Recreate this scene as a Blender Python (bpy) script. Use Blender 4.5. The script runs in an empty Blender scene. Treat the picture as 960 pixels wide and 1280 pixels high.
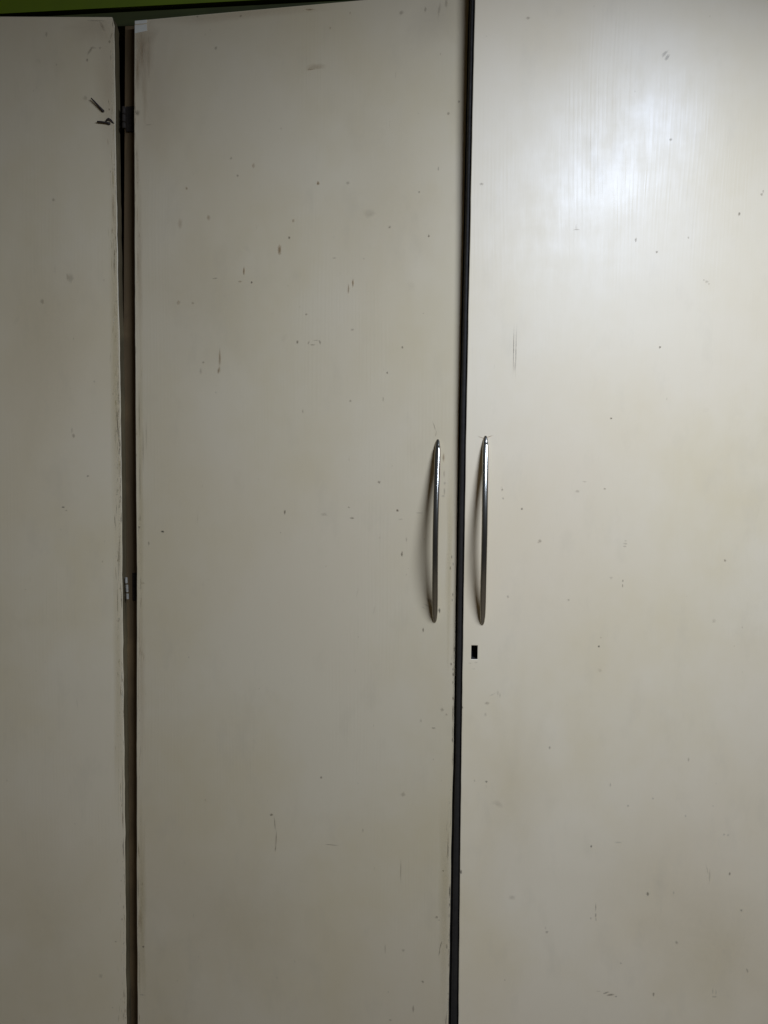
import bpy, bmesh, math, random
from mathutils import Vector, Matrix
R = math.radians
S = bpy.context.scene
COL = S.collection

# ------------------------------------------------------------------ camera
cd = bpy.data.cameras.new('camera'); cam = bpy.data.objects.new('camera', cd); COL.objects.link(cam)
yaw, pitch, roll = R(-5.9), R(-3.1), R(0.62)
fw = Vector((math.sin(yaw)*math.cos(pitch), math.cos(yaw)*math.cos(pitch), math.sin(pitch)))
rt = Vector((math.cos(yaw), -math.sin(yaw), 0)); up = rt.cross(fw)
r2 = rt*math.cos(roll) + up*math.sin(roll); u2 = -rt*math.sin(roll) + up*math.cos(roll)
M4 = Matrix((r2, u2, -fw)).transposed().to_4x4(); M4.translation = Vector((0, -1.05, 1.30))
cam.matrix_world = M4
cd.sensor_fit = 'HORIZONTAL'; cd.sensor_width = 27.0; cd.lens = 961.0/960.0*27.0
cd.clip_start = .02; cd.clip_end = 50
S.camera = cam

# ------------------------------------------------------------------ light
w = bpy.data.worlds.new('World'); S.world = w; w.use_nodes = True
bg = w.node_tree.nodes['Background']
bg.inputs['Color'].default_value = (1.0, .86, .62, 1); bg.inputs['Strength'].default_value = .018
# one long tube batten above and in front of the right-hand door, shining downwards
ld = bpy.data.lights.new('tube_batten', 'AREA'); ld.shape = 'RECTANGLE'
ld.size = .09; ld.size_y = .9; ld.energy = 22.6; ld.color = (.765, .93, 1.29)
lo = bpy.data.objects.new('tube_batten', ld); COL.objects.link(lo)
lo.location = (.45, -1.0, 1.96); lo.rotation_euler = (0, R(12), 0)

S.view_settings.view_transform = 'Standard'; S.view_settings.look = 'None'
S.view_settings.exposure = 0; S.view_settings.gamma = 1; S.view_settings.use_curve_mapping = False
S.render.engine = 'CYCLES'
S.cycles.use_denoising = True
S.cycles.max_bounces = 6
S.cycles.transparent_max_bounces = 24

# ------------------------------------------------------------------ helpers
def link(name, me, m, parent=None):
    o = bpy.data.objects.new(name, me); COL.objects.link(o)
    if m: me.materials.append(m)
    if parent: o.parent = parent
    return o
def build(name, bm, m, parent=None, smooth=False, bevel=0):
    bmesh.ops.recalc_face_normals(bm, faces=bm.faces)
    me = bpy.data.meshes.new(name); bm.to_mesh(me); bm.free()
    if smooth:
        for p in me.polygons: p.use_smooth = True
    o = link(name, me, m, parent)
    if bevel:
        b = o.modifiers.new('bevel', 'BEVEL'); b.width = bevel; b.segments = 2
        b.limit_method = 'ANGLE'; b.angle_limit = R(50)
    return o
def add_box(bm, x0, x1, y0, y1, z0, z1):
    v = [bm.verts.new(p) for p in ((x0,y0,z0),(x1,y0,z0),(x1,y1,z0),(x0,y1,z0),(x0,y0,z1),(x1,y0,z1),(x1,y1,z1),(x0,y1,z1))]
    for f in ((0,1,2,3),(4,5,6,7),(0,1,5,4),(1,2,6,5),(2,3,7,6),(3,0,4,7)): bm.faces.new([v[i] for i in f])
def box(name, x0, x1, y0, y1, z0, z1, m, parent=None, bevel=0):
    bm = bmesh.new(); add_box(bm, x0, x1, y0, y1, z0, z1)
    return build(name, bm, m, parent, bevel=bevel)
def prism(name, poly, y0, y1, m, parent=None, bevel=0):
    """outline in x,z pulled from y0 to y1"""
    bm = bmesh.new()
    a = [bm.verts.new((x, y0, z)) for x, z in poly]; b = [bm.verts.new((x, y1, z)) for x, z in poly]
    n = len(poly); bm.faces.new(a); bm.faces.new(b[::-1])
    for i in range(n): bm.faces.new((a[i], b[i], b[(i+1) % n], a[(i+1) % n]))
    return build(name, bm, m, parent, bevel=bevel)
def tube(name, pts, rad, m, parent=None, seg=10):
    bm = bmesh.new(); rings = []
    for i, p in enumerate(pts):
        p = Vector(p); t = (Vector(pts[min(i+1, len(pts)-1)]) - Vector(pts[max(i-1, 0)])).normalized()
        a = t.cross(Vector((0.3, 1, .2))).normalized(); b = t.cross(a)
        r = rad[i] if isinstance(rad, (list, tuple)) else rad
        rings.append([bm.verts.new(p + (a*math.cos(6.28318*k/seg) + b*math.sin(6.28318*k/seg))*r) for k in range(seg)])
    for q, s in zip(rings, rings[1:]):
        for k in range(seg): bm.faces.new((q[k], q[(k+1) % seg], s[(k+1) % seg], s[k]))
    bm.faces.new(rings[0]); bm.faces.new(rings[-1])
    return build(name, bm, m, parent, smooth=True)

# ------------------------------------------------------------------ materials
class NT:
    def __init__(s, name):
        s.m = bpy.data.materials.new(name); s.m.use_nodes = True; s.t = s.m.node_tree
        s.b = s.t.nodes['Principled BSDF']; s.out = s.t.nodes['Material Output']
        s.co = s.n('ShaderNodeTexCoord').outputs['Object']
    def n(s, kind, **kw):
        q = s.t.nodes.new(kind)
        for k, v in kw.items(): setattr(q, k, v)
        return q
    def l(s, a, b): s.t.links.new(a, b)
    def map(s, scale, loc=(0,0,0)):
        q = s.n('ShaderNodeMapping'); q.inputs['Scale'].default_value = scale; q.inputs['Location'].default_value = loc
        s.l(s.co, q.inputs['Vector']); return q.outputs['Vector']
    def noise(s, scale, vec=None, detail=3, rough=.55, dist=0):
        q = s.n('ShaderNodeTexNoise'); q.inputs['Scale'].default_value = scale; q.inputs['Detail'].default_value = detail
        q.inputs['Roughness'].default_value = rough; q.inputs['Distortion'].default_value = dist
        s.l(vec if vec is not None else s.co, q.inputs['Vector']); return q.outputs['Fac']
    def rng(s, v, a, b, c, d):
        q = s.n('ShaderNodeMapRange'); q.inputs[1].default_value = a; q.inputs[2].default_value = b
        q.inputs[3].default_value = c; q.inputs[4].default_value = d; s.l(v, q.inputs[0]); return q.outputs[0]
    def math(s, op, a, b=None):
        q = s.n('ShaderNodeMath', operation=op)
        for i, v in enumerate((a, b)):
            if v is None: continue
            if isinstance(v, (int, float)): q.inputs[i].default_value = v
            else: s.l(v, q.inputs[i])
        return q.outputs[0]
    def mix(s, fac, a, b):
        q = s.n('ShaderNodeMix', data_type='RGBA')
        if isinstance(fac, (int, float)): q.inputs[0].default_value = fac
        else: s.l(fac, q.inputs[0])
        for i, v in ((6, a), (7, b)):
            if isinstance(v, tuple): q.inputs[i].default_value = (*v, 1)
            else: s.l(v, q.inputs[i])
        return q.outputs[2]
    def bump(s, h, strength, dist):
        q = s.n('ShaderNodeBump'); q.inputs['Strength'].default_value = strength; q.inputs['Distance'].default_value = dist
        s.l(h, q.inputs['Height']); return q

def door_paint(name, seed, gr=.6, spot=None, tint=(.775, .622, .385)):
    k = NT(name)
    # colour: old cream enamel, cloudy grime, faint hand grease
    c1 = k.noise(5.0, k.map((1, 1, .8), (seed, 0, seed)), 5, .6)
    c2 = k.noise(26.0, k.map((1, 1, .45), (seed*2, 3, 0)), 4, .65)
    c3 = k.noise(2.3, k.map((1, 1, 1), (0, seed, 7)), 2)
    yel = tuple(a*b for a, b in zip(tint, (.93, .90, .80)))
    pnk = tuple(a*b for a, b in zip(tint, (.98, .955, .94)))
    col = k.mix(k.rng(c1, .42, .66, 0, .75), tint, yel)
    col = k.mix(k.rng(c3, .45, .7, 0, .6), col, pnk)
    col = k.mix(k.rng(c2, .56, .78, 0, .32), col, tuple(a*.8 for a in tint))
    # fine wood pores telegraphing through the paint
    por = k.noise(1.0, k.map((900, 900, 26), (seed, 0, 0)), 2, .6)
    col = k.mix(k.rng(por, .60, .78, 0, .10), col, tuple(a*.7 for a in tint))
    k.l(col, k.b.inputs['Base Color'])
    # gloss: worn enamel, dulled in patches
    r1 = k.noise(9.0, k.map((1, 1, 1.7), (seed, 5, 0)), 4, .6)
    r2_ = k.noise(70.0, k.map((1, 1, .3), (seed, 0, 2)), 3)
    ro = k.math('ADD', k.rng(r1, .35, .7, .50, .60), k.rng(r2_, .3, .7, -.03, .04))
    k.l(ro, k.b.inputs['Roughness'])
    k.b.inputs['IOR'].default_value = 1.5; k.b.inputs['Specular IOR Level'].default_value = .4
    k.b.inputs['Coat Weight'].default_value = .68
    cr = k.noise(11.0, k.map((1, 1, 2.2), (seed, 1, 4)), 4, .6)
    k.l(k.math('ADD', k.rng(cr, .3, .7, .33, .39), k.rng(r2_, .3, .7, -.02, .03)), k.b.inputs['Coat Roughness'])
    # relief: grain lines about 5 mm apart, bending slowly, deeper in some patches
    wob = k.noise(1.0, k.map((5, 5, 2.2), (seed, 0, 0)), 2)
    sx = k.n('ShaderNodeSeparateXYZ'); k.l(k.co, sx.inputs[0])
    xx = k.math('ADD', sx.outputs[0], k.math('MULTIPLY', wob, .022))
    cx = k.n('ShaderNodeCombineXYZ'); k.l(xx, cx.inputs[0]); k.l(k.math('MULTIPLY', sx.outputs[2], .01), cx.inputs[2])
    g0 = k.noise(150.0, cx.outputs[0], 2, .5)
    ph = k.math('ADD', k.math('MULTIPLY', xx, 1250.0), k.math('MULTIPLY', g0, 8.0))
    g = k.math('ADD', k.math('MULTIPLY', k.math('SINE', ph), k.rng(k.noise(1.0, k.map((140, 140, 22), (seed, 0, 9)), 3, .6), .4, .65, .03, .24)), k.math('MULTIPLY', g0, .28))
    patch = k.rng(k.noise(1.0, k.map((9, 9, 3.5), (seed+.7, 0, .4)), 3), .48, .63, .04, 1)
    if spot:                                  # open-pored patch the paint never filled
        vd = k.n('ShaderNodeVectorMath', operation='LENGTH'); k.l(k.map((1/.075, 0, 1/.19), (-spot[0]/.075, 0, -spot[1]/.19)), vd.inputs[0])
        ragged = k.math('ADD', vd.outputs['Value'], k.rng(k.noise(16.0, k.map((1, 1, .4)), 3), .3, .7, -.35, .35))
        patch = k.math('MAXIMUM', k.math('MULTIPLY', patch, .35), k.rng(ragged, .65, 1.15, 1, 0))
    fine = k.noise(1.0, k.map((700, 700, 45), (0, seed, 0)), 2)
    tap = k.noise(34.0, k.map((1, 1, .8)), 2)
    h = k.math('ADD', k.math('MULTIPLY', g, patch), k.math('MULTIPLY', fine, .14))
    h = k.math('ADD', h, k.math('MULTIPLY', tap, .35))
    b = k.bump(h, .45*gr, .0006); k.l(b.outputs[0], k.b.inputs['Normal']); k.l(b.outputs[0], k.b.inputs['Coat Normal'])
    return k.m

def wood(name, col, dark, rough=.55, sc=(60, 60, 4)):
    k = NT(name)
    n1 = k.noise(1.0, k.map(sc), 5, .65, .6); n2 = k.noise(14.0, None, 3)
    c = k.mix(k.rng(n1, .35, .7, 0, 1), col, dark)
    c = k.mix(k.rng(n2, .5, .75, 0, .5), c, tuple(a*1.5 for a in col))
    k.l(c, k.b.inputs['Base Color']); k.b.inputs['Roughness'].default_value = rough
    b = k.bump(n1, .4, .0006); k.l(b.outputs[0], k.b.inputs['Normal'])
    return k.m
def plain(name, col, rough=.5, metal=0, var=.25, sc=40, bump=.2, spec=.5):
    k = NT(name)
    n = k.noise(sc, None, 4, .6)
    c = k.mix(k.rng(n, .35, .7, 0, 1), col, tuple(a*(1-var) for a in col))
    k.l(c, k.b.inputs['Base Color']); k.b.inputs['Metallic'].default_value = metal
    k.l(k.rng(n, .3, .7, rough*.85, rough*1.15), k.b.inputs['Roughness'])
    k.b.inputs['Specular IOR Level'].default_value = spec
    if bump:
        b = k.bump(n, bump, .0005); k.l(b.outputs[0], k.b.inputs['Normal'])
    return k.m
def metal(name, col, rough):
    k = NT(name)
    n = k.noise(1.0, k.map((900, 900, 9)), 3); p = k.noise(300.0, None, 2)
    k.b.inputs['Base Color'].default_value = (*col, 1); k.b.inputs['Metallic'].default_value = .95
    k.b.inputs['Roughness'].default_value = rough
    k.l(k.mix(k.rng(n, .4, .65, 0, .3), col, tuple(a*.75 for a in col)), k.b.inputs['Base Color'])
    return k.m
def marks_mat():
    k = NT('grime_shade')
    a = k.n('ShaderNodeAttribute', attribute_name='tint', attribute_type='GEOMETRY')
    k.l(a.outputs['Color'], k.b.inputs['Base Color']); k.b.inputs['Roughness'].default_value = .7
    k.b.inputs['Specular IOR Level'].default_value = .2
    n = k.noise(900.0, None, 3, .7)
    al = k.math('MULTIPLY', a.outputs['Alpha'], k.rng(n, .32, .6, .45, 1.1))
    k.l(al, k.b.inputs['Alpha'])
    return k.m

P_LEFT = door_paint('cream_enamel_left', 3.1, .3)
P_MID = door_paint('cream_enamel_middle', 8.7, .35)
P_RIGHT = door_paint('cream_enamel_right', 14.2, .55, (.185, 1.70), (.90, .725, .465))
CORE = wood('raw_door_edge', (.19, .14, .065), (.085, .062, .028))
STILE = wood('dark_stile_wood', (.20, .125, .052), (.10, .062, .026))
RAIL = wood('dark_rail_wood', (.075, .08, .022), (.045, .047, .015), sc=(4, 60, 60))
INNER = wood('inner_board', (.10, .075, .05), (.05, .035, .022))
BLACK = plain('black_edge_band', (.033, .027, .020), .65, spec=.15, bump=.3, sc=120)
GREEN = plain('green_wall_paint', (.19, .25, .010), .6, var=.2, sc=9, bump=.15)
FLOOR = plain('floor_cement', (.30, .22, .13), .6)
STEEL = metal('brushed_handle_steel', (.42, .385, .31), .2)
HINGE = plain('painted_hinge', (.38, .33, .24), .65, var=.4, sc=300)
DARKHINGE = plain('grimy_hinge', (.045, .033, .022), .75, var=.5, sc=300, spec=.2)
RUST = plain('rusty_iron', (.05, .032, .02), .8, var=.5, sc=600)
HOLE = plain('lock_cavity', (.02, .018, .014), .8)
TAPE = plain('old_clear_tape', (.84, .76, .58), .5, spec=.3, var=.08, sc=200)
GRIME_SHADE = marks_mat()

# ------------------------------------------------------------------ the setting
def struct(o): o['kind'] = 'structure'; return o
struct(box('wall', -1.6, 1.6, 0.0, .62, 1.9325, 2.6, GREEN))
struct(box('wall', -1.6, -.948, 0.0, .62, 0, 1.9325, GREEN)); struct(box('wall', .468, 1.6, 0.0, .62, 0, 1.9325, GREEN))
struct(box('floor', -1.6, 1.6, -2.2, .62, -.02, 0, FLOOR))

# ------------------------------------------------------------------ the wardrobe
WR = bpy.data.objects.new('wardrobe', None); COL.objects.link(WR)
WR['label'] = 'large old cream wardrobe with three tall doors and dark gaps, under the green wall'
WR['category'] = 'wardrobe'
box('side_panel', -.945, -.925, .001, .58, .06, 1.905, INNER, WR)
box('side_panel', .445, .465, .001, .58, .06, 1.905, INNER, WR)
box('back_panel', -.924, .444, .56, .57, .06, 1.905, INNER, WR)
box('bottom_panel', -.924, .444, .02, .559, .07, .09, INNER, WR)
box('plinth', -.945, .465, .03, .05, 0, .059, INNER, WR)
box('top_panel', -.945, .465, .03, .58, 1.906, 1.9255, INNER, WR)
box('top_rail', -.945, .465, .0, .029, 1.9075, 1.9262, RAIL, WR, bevel=.001)
box('partition', -.476, -.462, .031, .559, .091, 1.904, INNER, WR)
# the post between the left and the middle door, its left edge out of plumb
PL = [(1.9074,-.4747),(1.7811,-.4762),(1.6725,-.4778),(1.5071,-.4800),(1.339,-.4806),(1.1277,-.481),(.6977,-.481),(.10,-.481)]
prism('stile', [(x, z) for z, x in PL] + [(-.440, .10), (-.440, 1.9074)], 0.0, .03, STILE, WR, bevel=.001)
box('stile', -.028, .026, .002, .03, .10, 1.9074, INNER, WR)
# black double-beaded stop strip seen in the gap between the middle and the right door
bm = bmesh.new()
add_box(bm, -.020, -.0032, -.020, .0015, .10, 1.900); add_box(bm, -.0022, .0012, -.024, .0015, .10, 1.900); add_box(bm, .0022, .018, -.021, .0015, .10, 1.900)
add_box(bm, -.0031, -.0023, -.012, .0015, .10, 1.900); add_box(bm, .0013, .0021, -.012, .0015, .10, 1.900)
build('stop_strip', bm, BLACK, WR, bevel=.0008)

# doors: front face on a tilted plane, y = y0 + (x-x0)*slope + lean*(z-1.2)
class Plane:
    def __init__(s, x0, y0, ang, lean=0): s.x0, s.y0, s.k, s.lean = x0, y0, math.tan(R(ang)), lean; s.n = Vector((s.k, -1, lean)).normalized()
    def at(s, x, z, h=0): return Vector((x, s.y0 + (x-s.x0)*s.k + s.lean*(z-1.2), z)) + s.n*h
LP = Plane(-.479, -.018, 5.3); MP = Plane(-.453, -.018, -3.5); RP = Plane(0, -.056, 4.9, -.016)
def interp(tab, z):
    tab = sorted(tab)
    if z <= tab[0][0]: return tab[0][1]
    for (a, b), (c, d) in zip(tab, tab[1:]):
        if z <= c: return b + (d-b)*(z-a)/(c-a)
    return tab[-1][1]
def door(label, pl, left, right, z0, z1, paint, hole=None, jag=(0, 0), seed=1, round_top=0):
    rnd = random.Random(seed)
    zs = [z0 + (z1-z0)*i/150 for i in range(151)]
    if hole:
        hx0, hx1, hz0, hz1 = hole
        zs = [z for z in zs if abs(z-hz0) > .004 and abs(z-hz1) > .004 and not hz0 < z < hz1] + [hz0, hz1]
    zs.sort()
    rows = []; jl = jr = 0
    for z in zs:
        jl = .45*jl + rnd.gauss(0, jag[0]); jr = .45*jr + rnd.gauss(0, jag[1])
        xl, xr = interp(left, z)+jl, interp(right, z)+jr
        if round_top:
            d = z1 - z
            if d < round_top: xr -= round_top*.5*(1 - d/round_top)**1.6
        rows.append((xl, hole[0], hole[1], xr) if hole else (xl, xr))
    bm = bmesh.new(); T = .018
    F = [[bm.verts.new(pl.at(x, z)) for x in row] for row, z in zip(rows, zs)]
    B = [[bm.verts.new(pl.at(x, z, -T)) for x in row] for row, z in zip(rows, zs)]
    nc = len(rows[0])
    for i in range(len(zs)-1):
        for j in range(nc-1):
            if hole and j == 1 and zs[i] >= hole[2]-1e-6 and zs[i+1] <= hole[3]+1e-6: inside = True
            else: inside = False
            if not inside:
                bm.faces.new((F[i][j], F[i][j+1], F[i+1][j+1], F[i+1][j])); bm.faces.new((B[i][j], B[i+1][j], B[i+1][j+1], B[i][j+1]))
            else:
                for a, b in (((i, 1), (i, 2)), ((i, 2), (i+1, 2)), ((i+1, 2), (i+1, 1)), ((i+1, 1), (i, 1))):
                    f = bm.faces.new((F[a[0]][a[1]], F[b[0]][b[1]], B[b[0]][b[1]], B[a[0]][a[1]])); f.material_index = 2
        f = bm.faces.new((F[i][0], F[i+1][0], B[i+1][0], B[i][0])); f.material_index = 1
        f = bm.faces.new((F[i][-1], F[i+1][-1], B[i+1][-1], B[i][-1])); f.material_index = 1
    for r in (0, -1):
        for j in range(nc-1): f = bm.faces.new((F[r][j], F[r][j+1], B[r][j+1], B[r][j])); f.material_index = 1
    o = build('door', bm, paint, WR, bevel=.0009); o.data.materials.append(CORE); o.data.materials.append(HOLE)
    o['label'] = label
    return o
L_RIGHT = [(1.9094,-.4805),(1.8474,-.4804),(1.7732,-.4805),(1.7092,-.4799),(1.6663,-.4797),(1.5582,-.4789),(1.4489,-.477),(1.3494,-.4761),(1.2378,-.4753),(1.1305,-.4757),(.9415,-.4752),(.7075,-.4749),(.4934,-.4745)]
M_LEFT = [(1.9029,-.4529),(1.7724,-.4545),(1.6657,-.4547),(1.5578,-.4551),(1.3384,-.4552),(1.1311,-.4549),(.8844,-.4571),(.7086,-.4581),(.4949,-.4583)]
M_RIGHT = [(1.8894,-.0036),(1.7346,-.0048),(1.6151,-.0052),(1.3713,-.0074),(1.1207,-.0077),(.9283,-.0076),(.8632,-.0085),(.5548,-.0088)]
R_LEFT = [(1.8786,.0037),(1.7262,.0029),(1.6096,.0026),(1.3704,.0017),(1.1227,.0019),(.8661,.0027),(.556,.0044)]
DL = door('left cream door with frayed edge beside the dark post', LP, [(0, -.915)], L_RIGHT, .10, 1.9094, P_LEFT, jag=(0, .00022), seed=4, round_top=.006)
DM = door('middle cream door with taped top corner', MP, M_LEFT, M_RIGHT, .10, 1.9033, P_MID, jag=(.0001, .00012), seed=5)
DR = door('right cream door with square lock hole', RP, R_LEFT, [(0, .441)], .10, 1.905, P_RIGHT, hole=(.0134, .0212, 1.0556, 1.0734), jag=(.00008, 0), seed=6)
# lock body behind the square hole
c = RP.at(.0174, 1.0645, -.0165)
bm = bmesh.new(); add_box(bm, .006, .030, c.y+.002, c.y+.006, 1.050, 1.080); build('lock_plate', bm, HOLE, DR)
# dark banding on the facing edges of the pair of doors
def band(pl, tab, side, parent, upto=None):
    bm = bmesh.new(); prev = None
    for i in range(91):
        z = .102 + 1.798*i/90; x = interp(tab, z); wd = .0011 if upto is None else x-interp(upto, z)-.0026
        q = [bm.verts.new(pl.at(x+side*a, z, h)) for a, h in (((.0002, -.0040), (.0015, -.0040), (.0021, -.0011), (wd*.6, -.0008), (wd-.0008, -.0014), (wd, -.0030), (wd, -.0172), (.0002, -.0176)) if upto else ((.0002, -.0010), (wd, -.0016), (wd, -.0172), (.0002, -.0176)))]
        if prev:
            for k in range(len(q)): bm.faces.new((prev[k], prev[(k+1) % len(q)], q[(k+1) % len(q)], q[k]))
        else: bm.faces.new(q)
        prev = q
    bm.faces.new(prev)
    build('edge_band', bm, BLACK, parent)
band(MP, M_RIGHT, 1, DM); band(RP, R_LEFT, -1, DR, M_RIGHT)

# bow handles: flat-backed bar, springing from the door at both ends
def handle(pl, parent, x_top, z_top, x_bot, z_bot, h, sway):
    zc, a = (z_top+z_bot)/2, (z_top-z_bot)/2; N = 120; sec = 24
    bm = bmesh.new(); rings = []
    for i in range(N+1):
        t = math.sin((i/N-.5)*math.pi)          # -1 bottom .. 1 top, dense at the ends
        z = zc + a*t; x = x_bot + (x_top-x_bot)*(t+1)/2
        off = h*(1-abs(t)**1.7); x += sway*(1-t*t)
        e = max(0.0, 1-abs(t)**10)**.55
        wd = (.0037 + .0006*abs(t)**3)*(.20+.80*e); dp = .0042*(.3+.7*e)
        ring = []
        for k in range(sec):
            an = 2*math.pi*k/sec; ca, sa = math.cos(an), math.sin(an)
            px = math.copysign(abs(ca)**.62, ca)*wd; py = math.copysign(abs(sa)**.62, sa)*dp
            ring.append(bm.verts.new(pl.at(x+px, z, off-.0006+max(py, -off+.0001) if off < dp else off+py)))
        rings.append(ring)
    for q, s in zip(rings, rings[1:]):
        for k in range(sec): bm.faces.new((q[k], q[(k+1) % sec], s[(k+1) % sec], s[k]))
    bm.faces.new(rings[0]); bm.faces.new(rings[-1])
    return build('handle', bm, STEEL, parent, smooth=True)
handle(MP, DM, -.0344, 1.3413, -.0350, 1.1005, .026, .0014)
handle(RP, DR, .0267, 1.3457, .0270, 1.1010, .026, -.0022)

# hinges in the left-hand gap
def barrel(z0, z1, x, y, r, m, parent, dx=0):
    n = 12; bm = bmesh.new(); rings = []
    for z, q in ((z0, r*.8), (z0+.0006, r), (z1-.0006, r), (z1, r*.8)):
        rings.append([bm.verts.new((x+dx*(z-z0)+q*math.cos(2*math.pi*k/n), y+q*math.sin(2*math.pi*k/n), z)) for k in range(n)])
    for a, b in zip(rings, rings[1:]):
        for k in range(n): bm.faces.new((a[k], a[(k+1) % n], b[(k+1) % n], b[k]))
    bm.faces.new(rings[0]); bm.faces.new(rings[-1])
    return build('knuckle', bm, m, parent)
h1 = box('hinge', -.4690, -.4600, -.0010, .0002, 1.110, 1.150, DARKHINGE, WR, bevel=.0004)
h1['label'] = 'small hinge with pale knuckles at mid height of the left gap'
for z0, z1, x in ((1.1365, 1.1450, -.4727), (1.1240, 1.1345, -.4716), (1.1140, 1.1218, -.4710)): barrel(z0, z1, x, -.0125, .0019, HINGE, h1, -.03)
h2 = box('hinge', -.4725, -.4600, -.0030, .0002, 1.764, 1.798, DARKHINGE, WR, bevel=.0004)
h2['label'] = 'dark grimy hinge near the top of the left gap'
for z0, z1 in ((1.7835, 1.7935), (1.7730, 1.7828), (1.7645, 1.7722)): barrel(z0, z1, -.4718, -.0115, .0027, DARKHINGE, h2, .01)
box('hinge_screw', -.4612, -.4590, -.0052, -.0032, 1.7660, 1.7695, DARKHINGE, h2, bevel=.0006)

# brittle old tape folded over the corner of the middle door
def patch(name, pl, pts, h, m, parent):
    bm = bmesh.new(); a = [bm.verts.new(pl.at(x, z, h)) for x, z in pts]; b = [bm.verts.new(pl.at(x, z, .00005)) for x, z in pts]
    bm.faces.new(a); n = len(pts)
    for i in range(n): bm.faces.new((a[i], b[i], b[(i+1) % n], a[(i+1) % n]))
    o = build(name, bm, m, parent); return o
patch('tape', MP, [(-.4520,1.9026),(-.4350,1.9026),(-.4346,1.8986),(-.4400,1.8980),(-.4520,1.8982)], .0005, TAPE, DM)
patch('tape', MP, [(-.4522,1.8970),(-.4430,1.8966),(-.4352,1.8972),(-.4345,1.8882),(-.4430,1.8874),(-.4524,1.8862)], .0004, TAPE, DM)

# two nail tips that came through the left door and were bent over
def nail(label, name, pts, rad, base):
    o = tube(name, [LP.at(x, z, h) for x, z, h in pts], rad, RUST, None, 9)
    o['label'] = label; o['category'] = 'nail'; o['group'] = 'rusty nail tips in the left door'
    return o
nail('straight rusty nail tip slanting up to the left on the left door', 'bent_nail',
     [(-.4968,1.7842,-.004),(-.4973,1.7848,.0010),(-.4990,1.7866,.0018),(-.5030,1.7909,.0026),(-.5080,1.7961,.0032),(-.5122,1.8003,.0036)], [.0018,.0020,.0015,.0012,.0011,.0008], None)
nail('bent rusty nail tip lying flat beside a lifted splinter, under the slanting nail', 'bent_nail',
     [(-.4884,1.7676,-.004),(-.4890,1.7680,.0012),(-.4912,1.7685,.0020),(-.4950,1.7690,.0024),(-.5000,1.7695,.0027),(-.5047,1.7698,.0028)], [.0019,.0020,.0014,.0012,.0012,.0008], None)
# laminate splinter torn up by the lower nail
bm = bmesh.new()
sp = [(-.4945,1.7712,.0003),(-.4920,1.7736,.0022),(-.4890,1.7748,.0030),(-.4858,1.7735,.0020),(-.4822,1.7684,.0003)]
lo_ = [(-.4925,1.7704,.0003),(-.4908,1.7718,.0016),(-.4888,1.7726,.0022),(-.4866,1.7712,.0014),(-.4842,1.7688,.0003)]
a = [bm.verts.new(LP.at(*p)) for p in sp]; b = [bm.verts.new(LP.at(*p)) for p in lo_]
for i in range(4): bm.faces.new((a[i], a[i+1], b[i+1], b[i]))
o = build('splinter', bm, RUST, DL); s_ = o.modifiers.new('thick', 'SOLIDIFY'); s_.thickness = .0006

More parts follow.
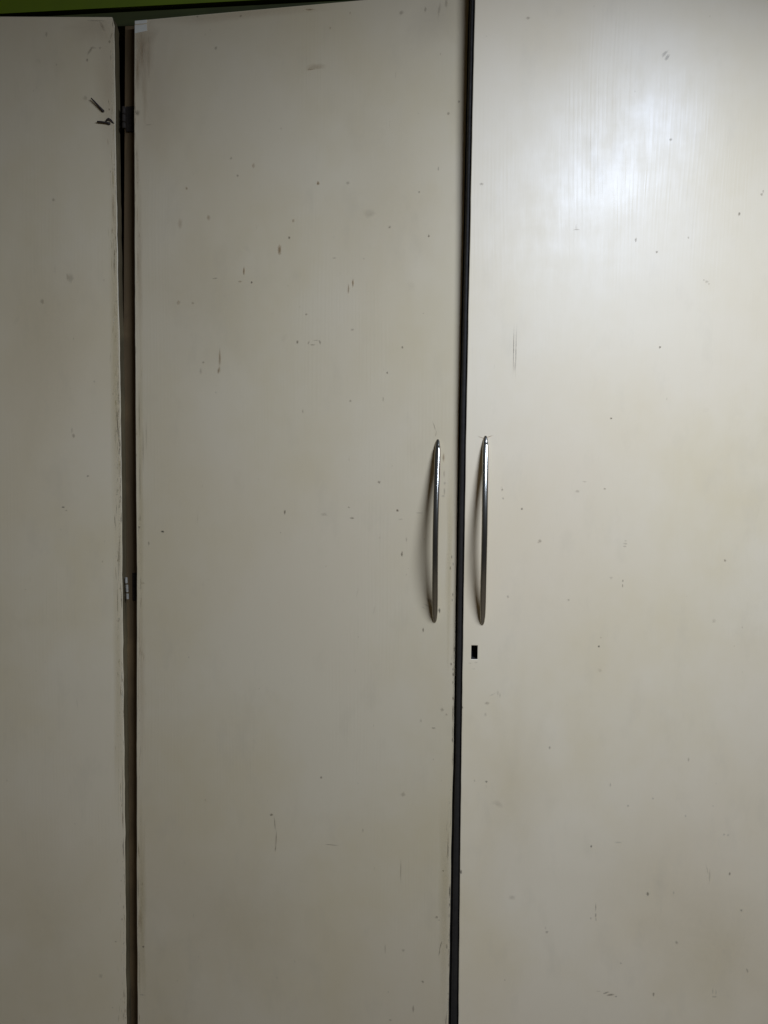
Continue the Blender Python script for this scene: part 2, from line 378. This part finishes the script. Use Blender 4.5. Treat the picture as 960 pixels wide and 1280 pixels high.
MARKS = [
 ('M',-0.1968,1.6755,1.88,2.69,0.0,0.75,'b'), ('M',-0.1566,1.6735,2.15,2.15,0,0.35,'d'), ('M',-0.0389,1.6857,1.07,2.69,0,0.4,'d'), ('M',-0.0632,1.6578,1.34,1.34,0,0.5,'d'),
 ('M',-0.2302,1.6284,1.61,2.15,0.0,0.4,'b'), ('M',-0.2354,1.6068,1.61,1.61,0,0.85,'d'), ('M',-0.2487,1.5911,2.15,6.99,0.0,0.6,'b'), ('M',-0.2498,1.5948,1.61,2.69,0.0,0.4,'p'),
 ('M',-0.2983,1.5649,1.29,5.38,0.0,0.7,'b'), ('M',-0.2874,1.5498,1.4,1.61,0,0.85,'d'), ('M',-0.3037,1.5513,2.69,1.34,0.0,0.4,'b'), ('M',-0.1491,1.5453,1.07,4.84,0.0,0.7,'b'),
 ('M',-0.1549,1.5376,1.07,5.91,0.0,0.5,'b'), ('M',-0.05,1.6018,1.4,1.61,0,0.75,'d'), ('M',-0.1011,1.6149,1.61,1.61,0,0.5,'d'), ('M',-0.1741,1.578,2.69,1.07,0,0.3,'d'),
 ('M',-0.2116,1.5057,1.34,1.34,0,0.6,'d'), ('M',-0.2238,1.4695,1.61,2.15,0,0.7,'d'), ('M',-0.2081,1.4688,1.07,2.15,20.0,0.45,'d'), ('M',-0.2026,1.4656,3.76,0.86,0,0.45,'d'),
 ('M',-0.1928,1.4686,1.34,2.69,-20.0,0.5,'d'), ('M',-0.1983,1.4713,4.3,0.64,0,0.3,'d'), ('M',-0.0825,1.4606,1.4,1.61,0,0.75,'d'), ('M',-0.1022,1.4277,1.4,1.4,0,0.6,'d'),
 ('M',-0.1491,1.4845,2.69,1.34,0,0.3,'d'), ('M',-0.3324,1.4494,1.61,10.75,0.0,0.45,'b'), ('M',-0.3337,1.4332,1.88,4.84,10.0,0.5,'b'), ('M',-0.356,1.4443,1.61,1.61,0,0.45,'d'),
 ('M',-0.3595,1.4324,1.61,4.3,0,0.25,'d'), ('M',-0.3915,1.5259,2.69,2.69,0.0,0.3,'b'), ('M',-0.3707,1.5243,2.15,1.61,0.0,0.25,'b'), ('M',-0.3387,1.5566,3.76,0.86,0,0.4,'d'),
 ('M',-0.3071,1.6909,1.61,1.61,0,0.45,'d'), ('M',-0.3788,1.6775,1.61,2.15,0.0,0.4,'b'), ('M',-0.2853,1.7028,2.15,3.23,0.0,0.3,'b'), ('M',-0.3481,1.6376,2.69,3.76,0.0,0.3,'b'),
 ('M',-0.3887,1.6308,3.23,6.45,0.0,0.2,'b'), ('M',-0.1276,1.6334,8.6,5.38,0,0.15,'d'), ('M',-0.3161,1.7138,1.61,1.61,0,0.35,'d'), ('M',-0.4157,1.2116,2.69,1.18,0.0,1.0,'k'),
 ('M',-0.4365,1.1948,1.07,2.69,0,0.5,'d'), ('M',-0.4507,1.2169,1.34,1.88,0,0.6,'d'), ('M',-0.2402,1.2423,1.4,2.69,0,0.85,'d'), ('M',-0.2158,1.3779,1.07,2.15,0,0.35,'d'),
 ('M',-0.151,1.3914,1.61,1.61,0,0.4,'d'), ('M',-0.1071,1.3937,0.86,3.23,0,0.4,'d'), ('M',-0.1113,1.2844,2.15,1.61,0,0.55,'d'), ('M',-0.1472,1.2361,2.69,1.34,0,0.6,'d'),
 ('M',-0.1858,1.2402,4.84,2.15,0,0.2,'d'), ('M',-0.0868,1.2474,1.4,1.4,0,0.6,'d'), ('M',-0.0798,1.1897,1.07,2.69,0,0.6,'d'), ('M',-0.0741,1.2096,1.07,2.69,0,0.35,'d'),
 ('M',-0.152,1.2505,1.61,1.07,0,0.4,'d'), ('M',-0.2576,0.8217,2.42,1.61,-30.0,0.8,'d'), ('M',-0.2527,0.8091,0.75,9.67,-5.0,0.5,'d'), ('M',-0.2508,0.7865,0.86,11.83,2.0,0.55,'d'),
 ('M',-0.2519,0.7739,1.07,4.3,3.0,0.4,'d'), ('M',-0.1726,0.7869,9.67,0.7,0,0.5,'d'), ('M',-0.1873,0.8801,1.5,1.5,0,0.75,'d'), ('M',-0.4487,0.6106,1.61,1.61,0,0.8,'d'),
 ('M',-0.0207,0.6629,0.97,6.45,12.0,0.55,'d'), ('M',-0.0223,0.6527,0.86,5.38,10.0,0.45,'d'), ('M',-0.0266,0.7005,1.61,2.15,0,0.55,'d'), ('M',-0.0233,0.697,2.15,0.81,0,0.3,'d'),
 ('M',-0.0742,0.8655,2.69,3.23,30.0,0.3,'d'), ('M',-0.1287,0.8111,1.07,2.69,0,0.35,'d'), ('M',-0.0444,0.6086,1.61,1.61,0,0.55,'d'), ('M',-0.0567,0.5687,1.18,4.84,0,0.5,'d'),
 ('M',-0.088,0.5488,2.15,1.07,0,0.45,'d'), ('M',-0.0715,0.6492,2.15,2.15,0,0.3,'d'), ('M',-0.0962,0.6485,1.07,6.45,0,0.25,'d'), ('M',-0.0762,0.7604,0.75,13.97,0,0.2,'d'),
 ('M',-0.451,0.5386,4.3,0.75,0,0.4,'d'), ('M',-0.014,1.7677,1.4,1.61,0,0.6,'d'), ('M',-0.0271,1.7538,1.61,1.88,0,0.5,'d'), ('M',-0.2094,1.897,5.38,1.07,5.0,0.5,'b'),
 ('M',-0.089,1.8829,2.69,2.69,0,0.35,'d'), ('M',-0.0583,1.8843,1.61,3.23,0,0.35,'d'), ('M',-0.0318,1.8899,2.15,5.38,0,0.3,'d'), ('M',-0.0408,1.8828,1.61,8.6,10.0,0.25,'d'),
 ('M',-0.2004,1.8237,13.97,3.76,0.0,0.22,'b'), ('M',-0.2079,1.8212,5.38,1.07,0.0,0.3,'b'), ('M',-0.3629,1.9017,1.61,1.61,0,0.4,'d'), ('M',-0.3372,1.8584,2.15,2.15,0,0.4,'d'),
 ('M',-0.4492,1.7816,3.23,3.76,0,0.5,'d'), ('M',-0.433,1.7647,4.84,0.86,0,0.3,'d'), ('M',-0.3028,1.8967,1.61,1.61,0,0.3,'d'), ('M',-0.0268,1.3174,1.4,4.84,0.0,0.5,'b'),
 ('M',-0.0259,1.2966,1.29,5.38,0,0.3,'d'), ('M',-0.0247,1.2841,1.61,2.15,0,0.3,'d'), ('M',-0.025,1.2737,1.29,4.3,0,0.35,'d'), ('M',-0.0265,1.2674,2.15,1.61,0,0.3,'d'),
 ('M',-0.0141,1.188,0.97,2.15,0,0.7,'d'), ('M',-0.0157,1.1733,0.97,2.15,0,0.6,'d'), ('M',-0.0121,1.1786,0.86,2.15,0,0.5,'d'), ('M',-0.012,1.1386,0.86,2.69,0,0.6,'d'),
 ('M',-0.0127,1.1311,0.75,2.15,0,0.5,'d'), ('M',-0.0393,1.3578,0.64,6.45,-20.0,0.4,'d'), ('M',-0.0371,1.3485,0.64,4.3,10.0,0.4,'d'), ('M',-0.0579,1.2448,5.38,0.7,0,0.35,'d'),
 ('M',-0.0863,1.2474,1.61,1.61,0,0.6,'d'), ('M',-0.0819,1.2359,2.69,0.75,0,0.3,'d'), ('M',-0.0803,1.1893,1.4,2.15,0,0.55,'d'), ('M',-0.0793,1.1925,1.07,1.07,0,0.5,'d'),
 ('M',-0.0503,1.0897,0.97,2.69,0,0.85,'d'), ('M',-0.0413,1.129,5.38,2.15,35.0,0.45,'d'), ('M',-0.0454,1.1224,6.45,0.81,25.0,0.3,'d'), ('M',-0.0496,1.1191,4.3,0.81,25.0,0.2,'d'),  # dark slanting smear at the handle's foot is painted shadow, thin strokes are scratches
 ('M',-0.029,1.1167,1.61,3.23,0.0,0.8,'k'), ('M',-0.0126,1.0461,1.07,2.15,0,0.7,'d'), ('M',-0.0099,1.0324,1.07,2.42,0,0.8,'d'), ('M',-0.0102,1.0217,0.81,1.61,0,0.5,'d'),
 ('M',-0.0094,1.0003,1.07,2.15,0,0.7,'d'), ('M',-0.0095,0.981,1.07,11.83,0,0.6,'d'), ('M',-0.0094,0.9552,1.07,10.75,0,0.4,'d'), ('M',-0.0095,0.9444,0.97,3.23,0,0.6,'d'),
 ('M',-0.0235,0.9844,2.15,2.15,0,0.35,'d'), ('M',-0.0179,0.9783,1.61,1.61,0,0.3,'d'), ('M',-0.0346,0.9589,2.69,1.29,0,0.45,'d'), ('M',-0.0518,0.9675,1.61,2.15,0,0.25,'d'),
 ('M',-0.0077,1.0656,1.34,3.23,0.0,0.9,'k'), ('M',-0.0098,0.7383,1.07,8.6,0.0,0.8,'k'), ('M',-0.0094,0.7251,1.18,2.15,0.0,0.8,'p'), ('M',-0.0097,0.7195,0.97,2.69,0.0,0.7,'k'),
 ('M',-0.019,0.7654,1.4,1.61,0,0.4,'d'), ('M',-0.0126,0.6616,1.07,3.23,0,0.4,'d'), ('M',-0.0131,0.7973,0.86,16.12,0,0.35,'d'), ('M',-0.45,1.5793,0.86,21.5,0.0,0.25,'b'),
 ('M',-0.4504,1.644,1.07,11.83,0.0,0.25,'b'), ('M',-0.4497,1.3717,0.75,32.25,0,0.25,'d'), ('M',-0.444,1.3274,0.86,26.88,0,0.18,'d'), ('M',-0.4392,1.344,0.75,21.5,0,0.15,'d'),
 ('M',-0.4491,1.2829,0.86,26.88,0,0.22,'d'), ('M',-0.4517,1.0687,0.86,32.25,0.0,0.25,'b'), ('M',-0.4489,1.137,1.07,9.67,0,0.25,'d'), ('M',-0.4453,1.1382,2.69,1.07,0,0.3,'d'),
 ('M',-0.4529,0.9886,0.86,32.25,0.0,0.2,'b'), ('M',-0.4528,0.65,2.69,13.97,0.0,0.22,'b'), ('M',-0.4555,0.6971,1.07,16.12,0,0.22,'d'), ('M',-0.4551,0.5782,0.86,32.25,0,0.2,'d'),
 ('M',-0.4488,1.8354,2.69,21.5,0.0,0.3,'b'), ('M',-0.4417,1.8622,2.69,19.35,0.0,0.22,'b'), ('M',-0.4325,1.85,2.15,24.19,0.0,0.15,'b'), ('M',-0.4497,1.7083,2.15,32.25,0.0,0.2,'b'),
 ('M',-0.4386,1.8031,3.23,32.25,0.0,0.15,'b'), ('M',-0.4503,1.8671,0.81,16.12,0.0,0.45,'p'), ('M',-0.4454,1.8562,0.81,16.12,0.0,0.3,'p'), ('M',-0.44,1.8579,0.75,13.97,0.0,0.25,'p'),
 ('R',0.2372,1.8155,2.15,4.84,40.0,0.45,'g'), ('R',0.2403,1.8108,2.15,4.84,35.0,0.5,'g'), ('R',0.0692,1.8573,2.69,1.61,0,0.5,'d'), ('R',0.2481,1.713,1.61,1.61,0,0.75,'d'),
 ('R',0.3355,1.6235,1.61,2.15,0,0.85,'d'), ('R',0.3621,1.6474,1.61,1.61,0,0.6,'d'), ('R',0.3639,1.6512,1.07,1.61,0,0.5,'d'), ('R',0.2089,1.5911,1.29,2.69,0,0.6,'d'),
 ('R',0.2355,1.5766,1.4,1.61,0,0.7,'d'), ('R',0.2435,1.459,1.61,1.61,0,0.9,'d'), ('R',0.2741,1.5944,1.07,1.4,0,0.5,'d'), ('R',0.1352,1.6034,3.76,0.7,0,0.5,'d'),
 ('R',0.1344,1.6064,0.75,3.23,0,0.3,'d'), ('R',0.2988,1.5406,2.15,1.61,0,0.35,'d'), ('R',0.2952,1.5426,1.07,1.07,0,0.4,'d'), ('R',0.3014,1.5377,1.07,1.07,0,0.4,'d'),
 ('R',0.0599,1.4555,0.54,26.88,0,0.35,'d'), ('R',0.063,1.4515,0.54,25.8,0,0.3,'d'), ('R',0.0619,1.4335,0.86,6.45,0,0.3,'d'), ('R',0.016,1.6585,2.42,1.4,0,0.5,'d'),
 ('R',0.1796,1.2795,1.4,1.4,0,0.6,'d'), ('R',0.1451,1.276,2.69,1.61,0,0.35,'d'), ('R',0.154,1.2884,2.69,0.86,0,0.3,'d'), ('R',0.0749,1.2526,1.4,1.4,0,0.7,'d'),
 ('R',0.0988,1.2111,2.15,2.15,20.0,0.55,'d'), ('R',0.0968,1.2095,1.61,1.07,0,0.3,'d'), ('R',0.2081,1.2093,2.69,1.07,0,0.35,'d'), ('R',0.2072,1.2057,2.15,0.86,0,0.4,'d'),
 ('R',0.208,1.213,1.61,0.81,0,0.3,'d'), ('R',0.2061,1.1611,0.86,2.15,0,0.65,'d'), ('R',0.206,1.1548,0.86,2.69,0,0.6,'d'), ('R',0.3351,1.1892,1.5,1.61,0,0.7,'d'),
 ('R',0.1778,1.0748,1.61,1.29,-20.0,1.0,'k'), ('R',0.0593,1.1382,1.5,1.61,0,0.6,'d'), ('R',0.1911,1.165,2.15,1.61,0,0.25,'d'), ('R',0.3244,1.1105,2.69,2.69,0,0.22,'d'),
 ('R',0.0351,0.9972,2.69,2.15,0,0.45,'d'), ('R',0.0422,1.009,5.38,0.7,-30.0,0.25,'d'), ('R',0.0489,1.0113,1.61,3.76,0,0.22,'d'), ('R',0.0516,1.0081,1.07,3.23,0,0.22,'d'),
 ('R',0.0333,0.9822,1.61,2.15,0,0.3,'d'), ('R',0.1803,1.0431,2.69,2.15,0,0.2,'d'), ('R',0.1372,1.1351,1.61,1.61,0,0.35,'d'), ('R',0.1851,1.3691,1.61,1.29,0,0.9,'d'),
 ('R',0.0494,1.277,1.4,1.4,0,0.6,'d'), ('R',0.0506,1.2657,1.4,1.4,0,0.6,'d'), ('R',0.0483,1.278,1.61,3.76,0,0.15,'d'), ('R',0.0744,1.2526,1.07,1.61,0,0.5,'d'),
 ('R',0.1176,0.9391,1.18,2.15,0,0.7,'d'), ('R',0.036,0.8917,1.61,1.29,0.0,0.95,'k'), ('R',0.1755,0.8062,1.29,2.15,0,0.9,'d'), ('R',0.2516,0.7424,1.61,2.69,-10.0,0.95,'k'),
 ('R',0.3579,0.7727,1.29,2.42,0,0.85,'d'), ('R',0.3752,0.7228,1.5,1.61,0,0.65,'d'), ('R',0.1838,0.7227,0.7,6.45,0,0.6,'d'), ('R',0.1841,0.7117,1.07,2.69,0,0.75,'d'),
 ('R',0.1777,0.7071,0.86,1.61,0,0.5,'d'), ('R',0.1846,0.7061,0.75,2.15,0,0.5,'d'), ('R',0.2003,0.6037,4.3,1.07,-22.0,0.7,'d'), ('R',0.2067,0.6011,4.84,1.4,-10.0,0.85,'d'),
 ('R',0.2142,0.599,1.61,0.86,0,0.6,'d'), ('R',0.1906,0.6057,3.23,0.64,0,0.3,'d'), ('R',0.264,0.6033,1.5,2.42,0,0.85,'d'), ('R',0.3446,0.6015,3.23,1.07,0,0.4,'d'),
 ('R',0.3422,0.6093,0.86,4.3,0,0.3,'d'), ('R',0.3465,0.6083,0.86,4.3,0,0.25,'d'), ('R',0.1201,0.6869,2.15,1.61,-30.0,0.55,'d'), ('R',0.1183,0.6924,1.07,2.15,0,0.3,'d'),
 ('R',0.2918,0.6763,1.94,2.15,0,0.5,'d'), ('R',0.0734,0.7336,4.3,3.23,0,0.25,'d'), ('R',0.0518,0.8616,7.53,3.76,20.0,0.18,'d'), ('R',0.1982,0.8904,1.07,2.69,0,0.4,'d'),
 ('R',0.222,0.8627,1.4,1.61,0,0.5,'d'), ('R',0.2985,0.9262,1.07,2.69,0,0.5,'d'), ('R',0.254,0.873,1.29,1.29,0,0.45,'d'), ('R',0.2104,0.8124,4.84,1.07,0,0.25,'d'),
 ('R',0.3319,0.7688,1.07,8.6,0,0.3,'d'), ('R',0.3284,0.7775,0.86,7.53,-15.0,0.25,'d'), ('R',0.2856,0.7448,1.07,2.15,0,0.45,'d'), ('R',0.3864,0.6395,1.07,3.23,-20.0,0.5,'d'),
 ('R',0.2192,0.6456,1.4,1.4,0,0.45,'d'), ('R',0.2975,0.85,1.07,1.61,0,0.35,'d'), ('R',0.3484,0.826,1.61,1.61,0,0.35,'d'), ('R',0.3537,0.825,1.61,1.61,0,0.3,'d'),
 ('R',0.0217,1.3431,5.38,0.59,20.0,0.5,'b'), ('R',0.0313,1.3445,4.84,0.59,-20.0,0.45,'b'), ('R',0.0024,0.9913,1.29,2.15,0.0,1.0,'k'), ('R',0.0045,0.7675,1.61,2.69,0.0,1.0,'k'),
 ('R',0.0196,1.0512,2.15,1.07,0,0.3,'d'), ('R',0.0124,1.05,2.15,0.86,0,0.25,'d'), ('R',0.0167,1.0427,2.69,1.07,0,0.15,'d'), ('R',0.0203,0.8925,1.07,1.61,0,0.3,'d'),
 ('L',-0.5582,1.2436,1.94,1.07,0.0,0.85,'k'), ('L',-0.5537,1.2391,1.61,1.07,0,0.4,'d'), ('L',-0.523,1.2877,1.4,1.4,0,0.7,'d'), ('L',-0.5425,1.3437,2.15,3.23,0,0.4,'d'),
 ('L',-0.5446,1.3509,1.61,4.3,0,0.2,'d'), ('L',-0.5836,1.5279,2.69,3.23,0,0.35,'d'), ('L',-0.5445,1.5598,4.84,5.91,0,0.25,'d'), ('L',-0.5489,1.563,1.61,4.3,0,0.2,'d'),
 ('L',-0.5664,1.6657,2.15,2.15,0,0.35,'d'), ('L',-0.5734,1.8859,1.61,3.23,0,0.35,'d'), ('L',-0.5139,1.8651,1.61,6.45,35.0,0.4,'d'), ('L',-0.5096,1.8683,4.3,1.07,0,0.3,'d'),
 ('L',-0.5184,1.8524,1.61,2.15,0,0.5,'d'), ('L',-0.5009,1.8683,1.61,1.61,0,0.3,'d'), ('L',-0.4889,1.7873,1.29,1.29,0,0.6,'d'), ('L',-0.5211,1.8022,3.23,3.23,0,0.25,'d'),
 ('L',-0.4974,1.8968,2.15,7.53,-25.0,0.3,'d'), ('L',-0.4878,1.8768,1.61,2.15,0,0.5,'d'), ('L',-0.4855,1.8842,1.07,4.3,20.0,0.3,'d'), ('L',-0.4802,0.6492,1.07,1.61,0,0.5,'d'),
 ('L',-0.4897,0.6157,1.61,1.29,0,0.4,'d'), ('L',-0.5117,0.5638,2.69,3.76,0,0.2,'d'), ('L',-0.5128,1.4188,1.29,1.29,0,0.35,'d'), ('L',-0.4982,1.558,1.61,1.61,0,0.2,'d'),
 ('L',-0.4847,1.6555,1.61,16.12,0.0,0.3,'b'), ('L',-0.4821,1.6339,0.7,32.25,0.0,0.3,'b'), ('L',-0.4837,1.5798,1.07,16.12,0,0.25,'d'), ('L',-0.481,1.3605,0.64,16.12,0,0.5,'d'),
 ('L',-0.4795,1.3438,0.81,10.75,0,0.6,'d'), ('L',-0.4779,1.3327,0.86,7.53,0,0.7,'d'), ('L',-0.4826,1.3715,0.81,9.67,0,0.35,'d'), ('L',-0.4768,1.3993,0.86,16.12,0.0,0.35,'p'),
 ('L',-0.48,1.3494,1.61,2.69,0.0,0.6,'p'), ('L',-0.4784,1.3427,1.07,2.69,0.0,0.6,'p'), ('L',-0.4845,1.3438,0.81,10.75,0,0.3,'d'), ('L',-0.4791,1.3216,1.34,4.84,0,0.35,'d'),
 ('L',-0.4768,1.4708,0.64,21.5,0,0.35,'d'), ('L',-0.4789,1.4818,0.64,32.25,0.0,0.25,'p'), ('L',-0.479,1.6124,0.64,48.38,0.0,0.35,'p'), ('L',-0.4814,1.1701,0.75,21.5,0,0.3,'d'),
 ('L',-0.4796,1.1814,0.64,26.88,0,0.3,'d'), ('L',-0.483,1.1134,0.75,16.12,0,0.3,'d'), ('L',-0.4783,1.1305,1.07,6.45,0,0.35,'d'), ('L',-0.4821,1.0838,2.15,1.61,0,0.3,'d'),
 ('L',-0.4809,1.0861,1.07,2.15,0,0.4,'d'), ('L',-0.4818,1.805,0.81,26.88,0.0,0.3,'p'), ('L',-0.4836,1.8579,1.07,13.97,0.0,0.3,'p'), ('L',-0.4822,1.8895,1.34,10.75,0.0,0.35,'p'),
 ('L',-0.4864,1.9063,4.84,1.07,-5.0,0.35,'p'), ('L',-0.506,1.9041,10.75,0.86,0,0.35,'d'), ('L',-0.4832,1.9,0.86,4.3,0,0.6,'d'), ('L',-0.482,1.8368,0.75,16.12,0.0,0.3,'p'),
 ('L',-0.4816,1.7038,0.75,32.25,0.0,0.3,'p'), ('L',-0.4777,0.9876,0.64,43.0,0.0,0.3,'p'), ('L',-0.4778,0.8251,0.64,48.38,0,0.25,'d'), ('L',-0.4777,0.6123,0.64,43.0,0.0,0.25,'p'),
 ('M',-0.4439,1.8687,18.27,45.15,0.0,0.3,'b'), ('M',-0.4224,1.802,32.25,80.62,0.0,0.1,'b'), ('M',-0.4479,1.2829,4.3,225.75,0.0,0.12,'y'), ('M',-0.4482,1.5793,4.3,86.0,0.0,0.18,'b'),
 ('M',-0.4507,0.6739,6.45,118.25,0.0,0.18,'y'), ('M',-0.4486,1.0003,5.38,96.75,0.0,0.12,'b'), ('M',-0.3039,1.8999,118.25,7.53,0.0,0.16,'b'), ('M',-0.0447,1.8753,26.88,32.25,0.0,0.05,'d'),
 ('M',-0.1089,1.6499,64.5,107.5,0.0,0.05,'y'), ('M',-0.349,1.5227,64.5,86.0,0.0,0.06,'y'), ('M',-0.3031,0.6664,107.5,86.0,0.0,0.07,'y'), ('M',-0.0163,0.731,7.53,129.0,0.0,0.12,'y'),
 ('M',-0.0169,1.1837,4.3,107.5,0.0,0.14,'y'), ('L',-0.4894,1.8156,13.97,86.0,0.0,0.14,'b'), ('L',-0.506,1.8946,32.25,21.5,0.0,0.12,'b'), ('L',-0.4828,1.4158,7.53,225.75,0.0,0.16,'y'),
 ('L',-0.4827,0.999,6.45,161.25,0.0,0.14,'y'), ('L',-0.5765,1.4809,53.75,139.75,0.0,0.07,'y'), ('L',-0.5872,0.6461,64.5,107.5,0.0,0.05,'y'), ('R',0.3492,0.6754,86.0,75.25,0.0,0.07,'y'),
 ('R',0.0701,0.8674,48.38,118.25,0.0,0.05,'y'), ('R',0.2619,0.7619,107.5,86.0,0.0,0.04,'y'),
]
TINT = {'d': (.15, .105, .06), 'b': (.27, .13, .025), 'y': (.46, .35, .12), 'p': (.86, .76, .54), 'k': (.012, .010, .009), 'g': (.17, .17, .17)}
def marks(pl, parent, rows, seed, extra, xr, zr, edge, ztop, fade=.68):
    rnd = random.Random(seed)
    for _ in range(extra):                       # faint fly specks and scuffs
        z = rnd.uniform(*zr); x = rnd.uniform(*xr)
        big = rnd.random()
        if big < .72: q = (rnd.uniform(.5, 1.2), rnd.uniform(.6, 1.6), 0, rnd.uniform(.08, .4))
        elif big < .93: q = (rnd.uniform(.5, .9), rnd.uniform(2, 8), rnd.gauss(0, 5), rnd.uniform(.05, .16))
        else: q = (rnd.uniform(2, 6), rnd.uniform(2, 7), rnd.uniform(-60, 60), rnd.uniform(.02, .06))
        rows.append((x, z, *q, rnd.choice('ddbd')))
    verts, faces, cols = [], [], []
    for x, z, hw, hh, ang, al, c in rows:
        hw *= .001; hh *= .001; n = 10 if hh < .012 else 22; ca, sa = math.cos(R(ang)), math.sin(R(ang)); lift = .00012 + rnd.random()*.00006
        base = len(verts); col = TINT[c]
        v = [(0, 0)]; al = min(1, al*(.8 if c == 'b' else 1.4 if hh > .012 else fade)); aa = [al]
        for f, am in (((.5, .9), (1.3, 0)) if hh < .012 else ((.3, .9), (1.4, 0))):
            for k in range(n):
                t = 2*math.pi*k/n; j = rnd.uniform(.72, 1.2)
                v.append((math.cos(t)*hw*f*j, math.sin(t)*hh*f*j)); aa.append(al*am)
        for (dx, dz), a_ in zip(v, aa):
            px, pz = x + dx*ca + dz*sa, z - dx*sa + dz*ca
            pz = min(pz, ztop); px = min(max(px, edge[0](pz)), edge[1](pz)); verts.append(pl.at(px, pz, lift)); cols.append((*col, a_))
        for k in range(n):
            k2 = (k+1) % n
            faces.append((base, base+1+k, base+1+k2)); faces.append((base+1+k, base+1+n+k, base+1+n+k2, base+1+k2))
    me = bpy.data.meshes.new('grime_shade_marks'); me.from_pydata([tuple(v) for v in verts], [], faces)
    at = me.color_attributes.new('tint', 'FLOAT_COLOR', 'POINT')
    for i, c in enumerate(cols): at.data[i].color = c
    o = link('grime_shade_marks', me, GRIME_SHADE, parent); o['kind'] = 'stuff'
by = {'L': [], 'M': [], 'R': []}
for m in MARKS: by[m[0]].append((m[1], m[2], m[3], m[4], m[5], m[6], m[7]))
rnd = random.Random(77)                              # frayed, chipped paint along the door edges
def fray(key, n, fx, lo, hi, wid, kinds):
    for _ in range(n):
        z = rnd.uniform(lo, hi); d = abs(rnd.gauss(0, wid)) + .0003
        c = rnd.choice(kinds)
        by[key].append((fx(z, d), z, rnd.uniform(.25, .75), rnd.choice((1, 2, 4, 7, 11))*rnd.uniform(.5, 1.2), rnd.gauss(0, 3), rnd.uniform(.15, .6), c))
fray('L', 260, lambda z, d: interp(L_RIGHT, z)-d, .48, 1.9, .005, 'ppybdyd')
fray('L', 60, lambda z, d: interp(L_RIGHT, z)-d, 1.22, 1.45, .0035, 'ppdkd')
fray('M', 90, lambda z, d: interp(M_LEFT, z)+d, .48, 1.9, .004, 'pbbdy')
fray('M', 60, lambda z, d: interp(M_RIGHT, z)-d, .48, 1.15, .002, 'kddyp')
marks(LP, DL, by['L'], 1, 30, (-.66, -.485), (.47, 1.9), (lambda z: -.91, lambda z: interp(L_RIGHT, z)-.0006), 1.908)
marks(MP, DM, by['M'], 2, 70, (-.445, -.016), (.48, 1.89), (lambda z: interp(M_LEFT, z)+.0006, lambda z: interp(M_RIGHT, z)-.0004), 1.902)
marks(RP, DR, by['R'], 3, 30, (.01, .42), (.48, 1.9), (lambda z: interp(R_LEFT, z)+.0004, lambda z: .44), 1.904, .55)
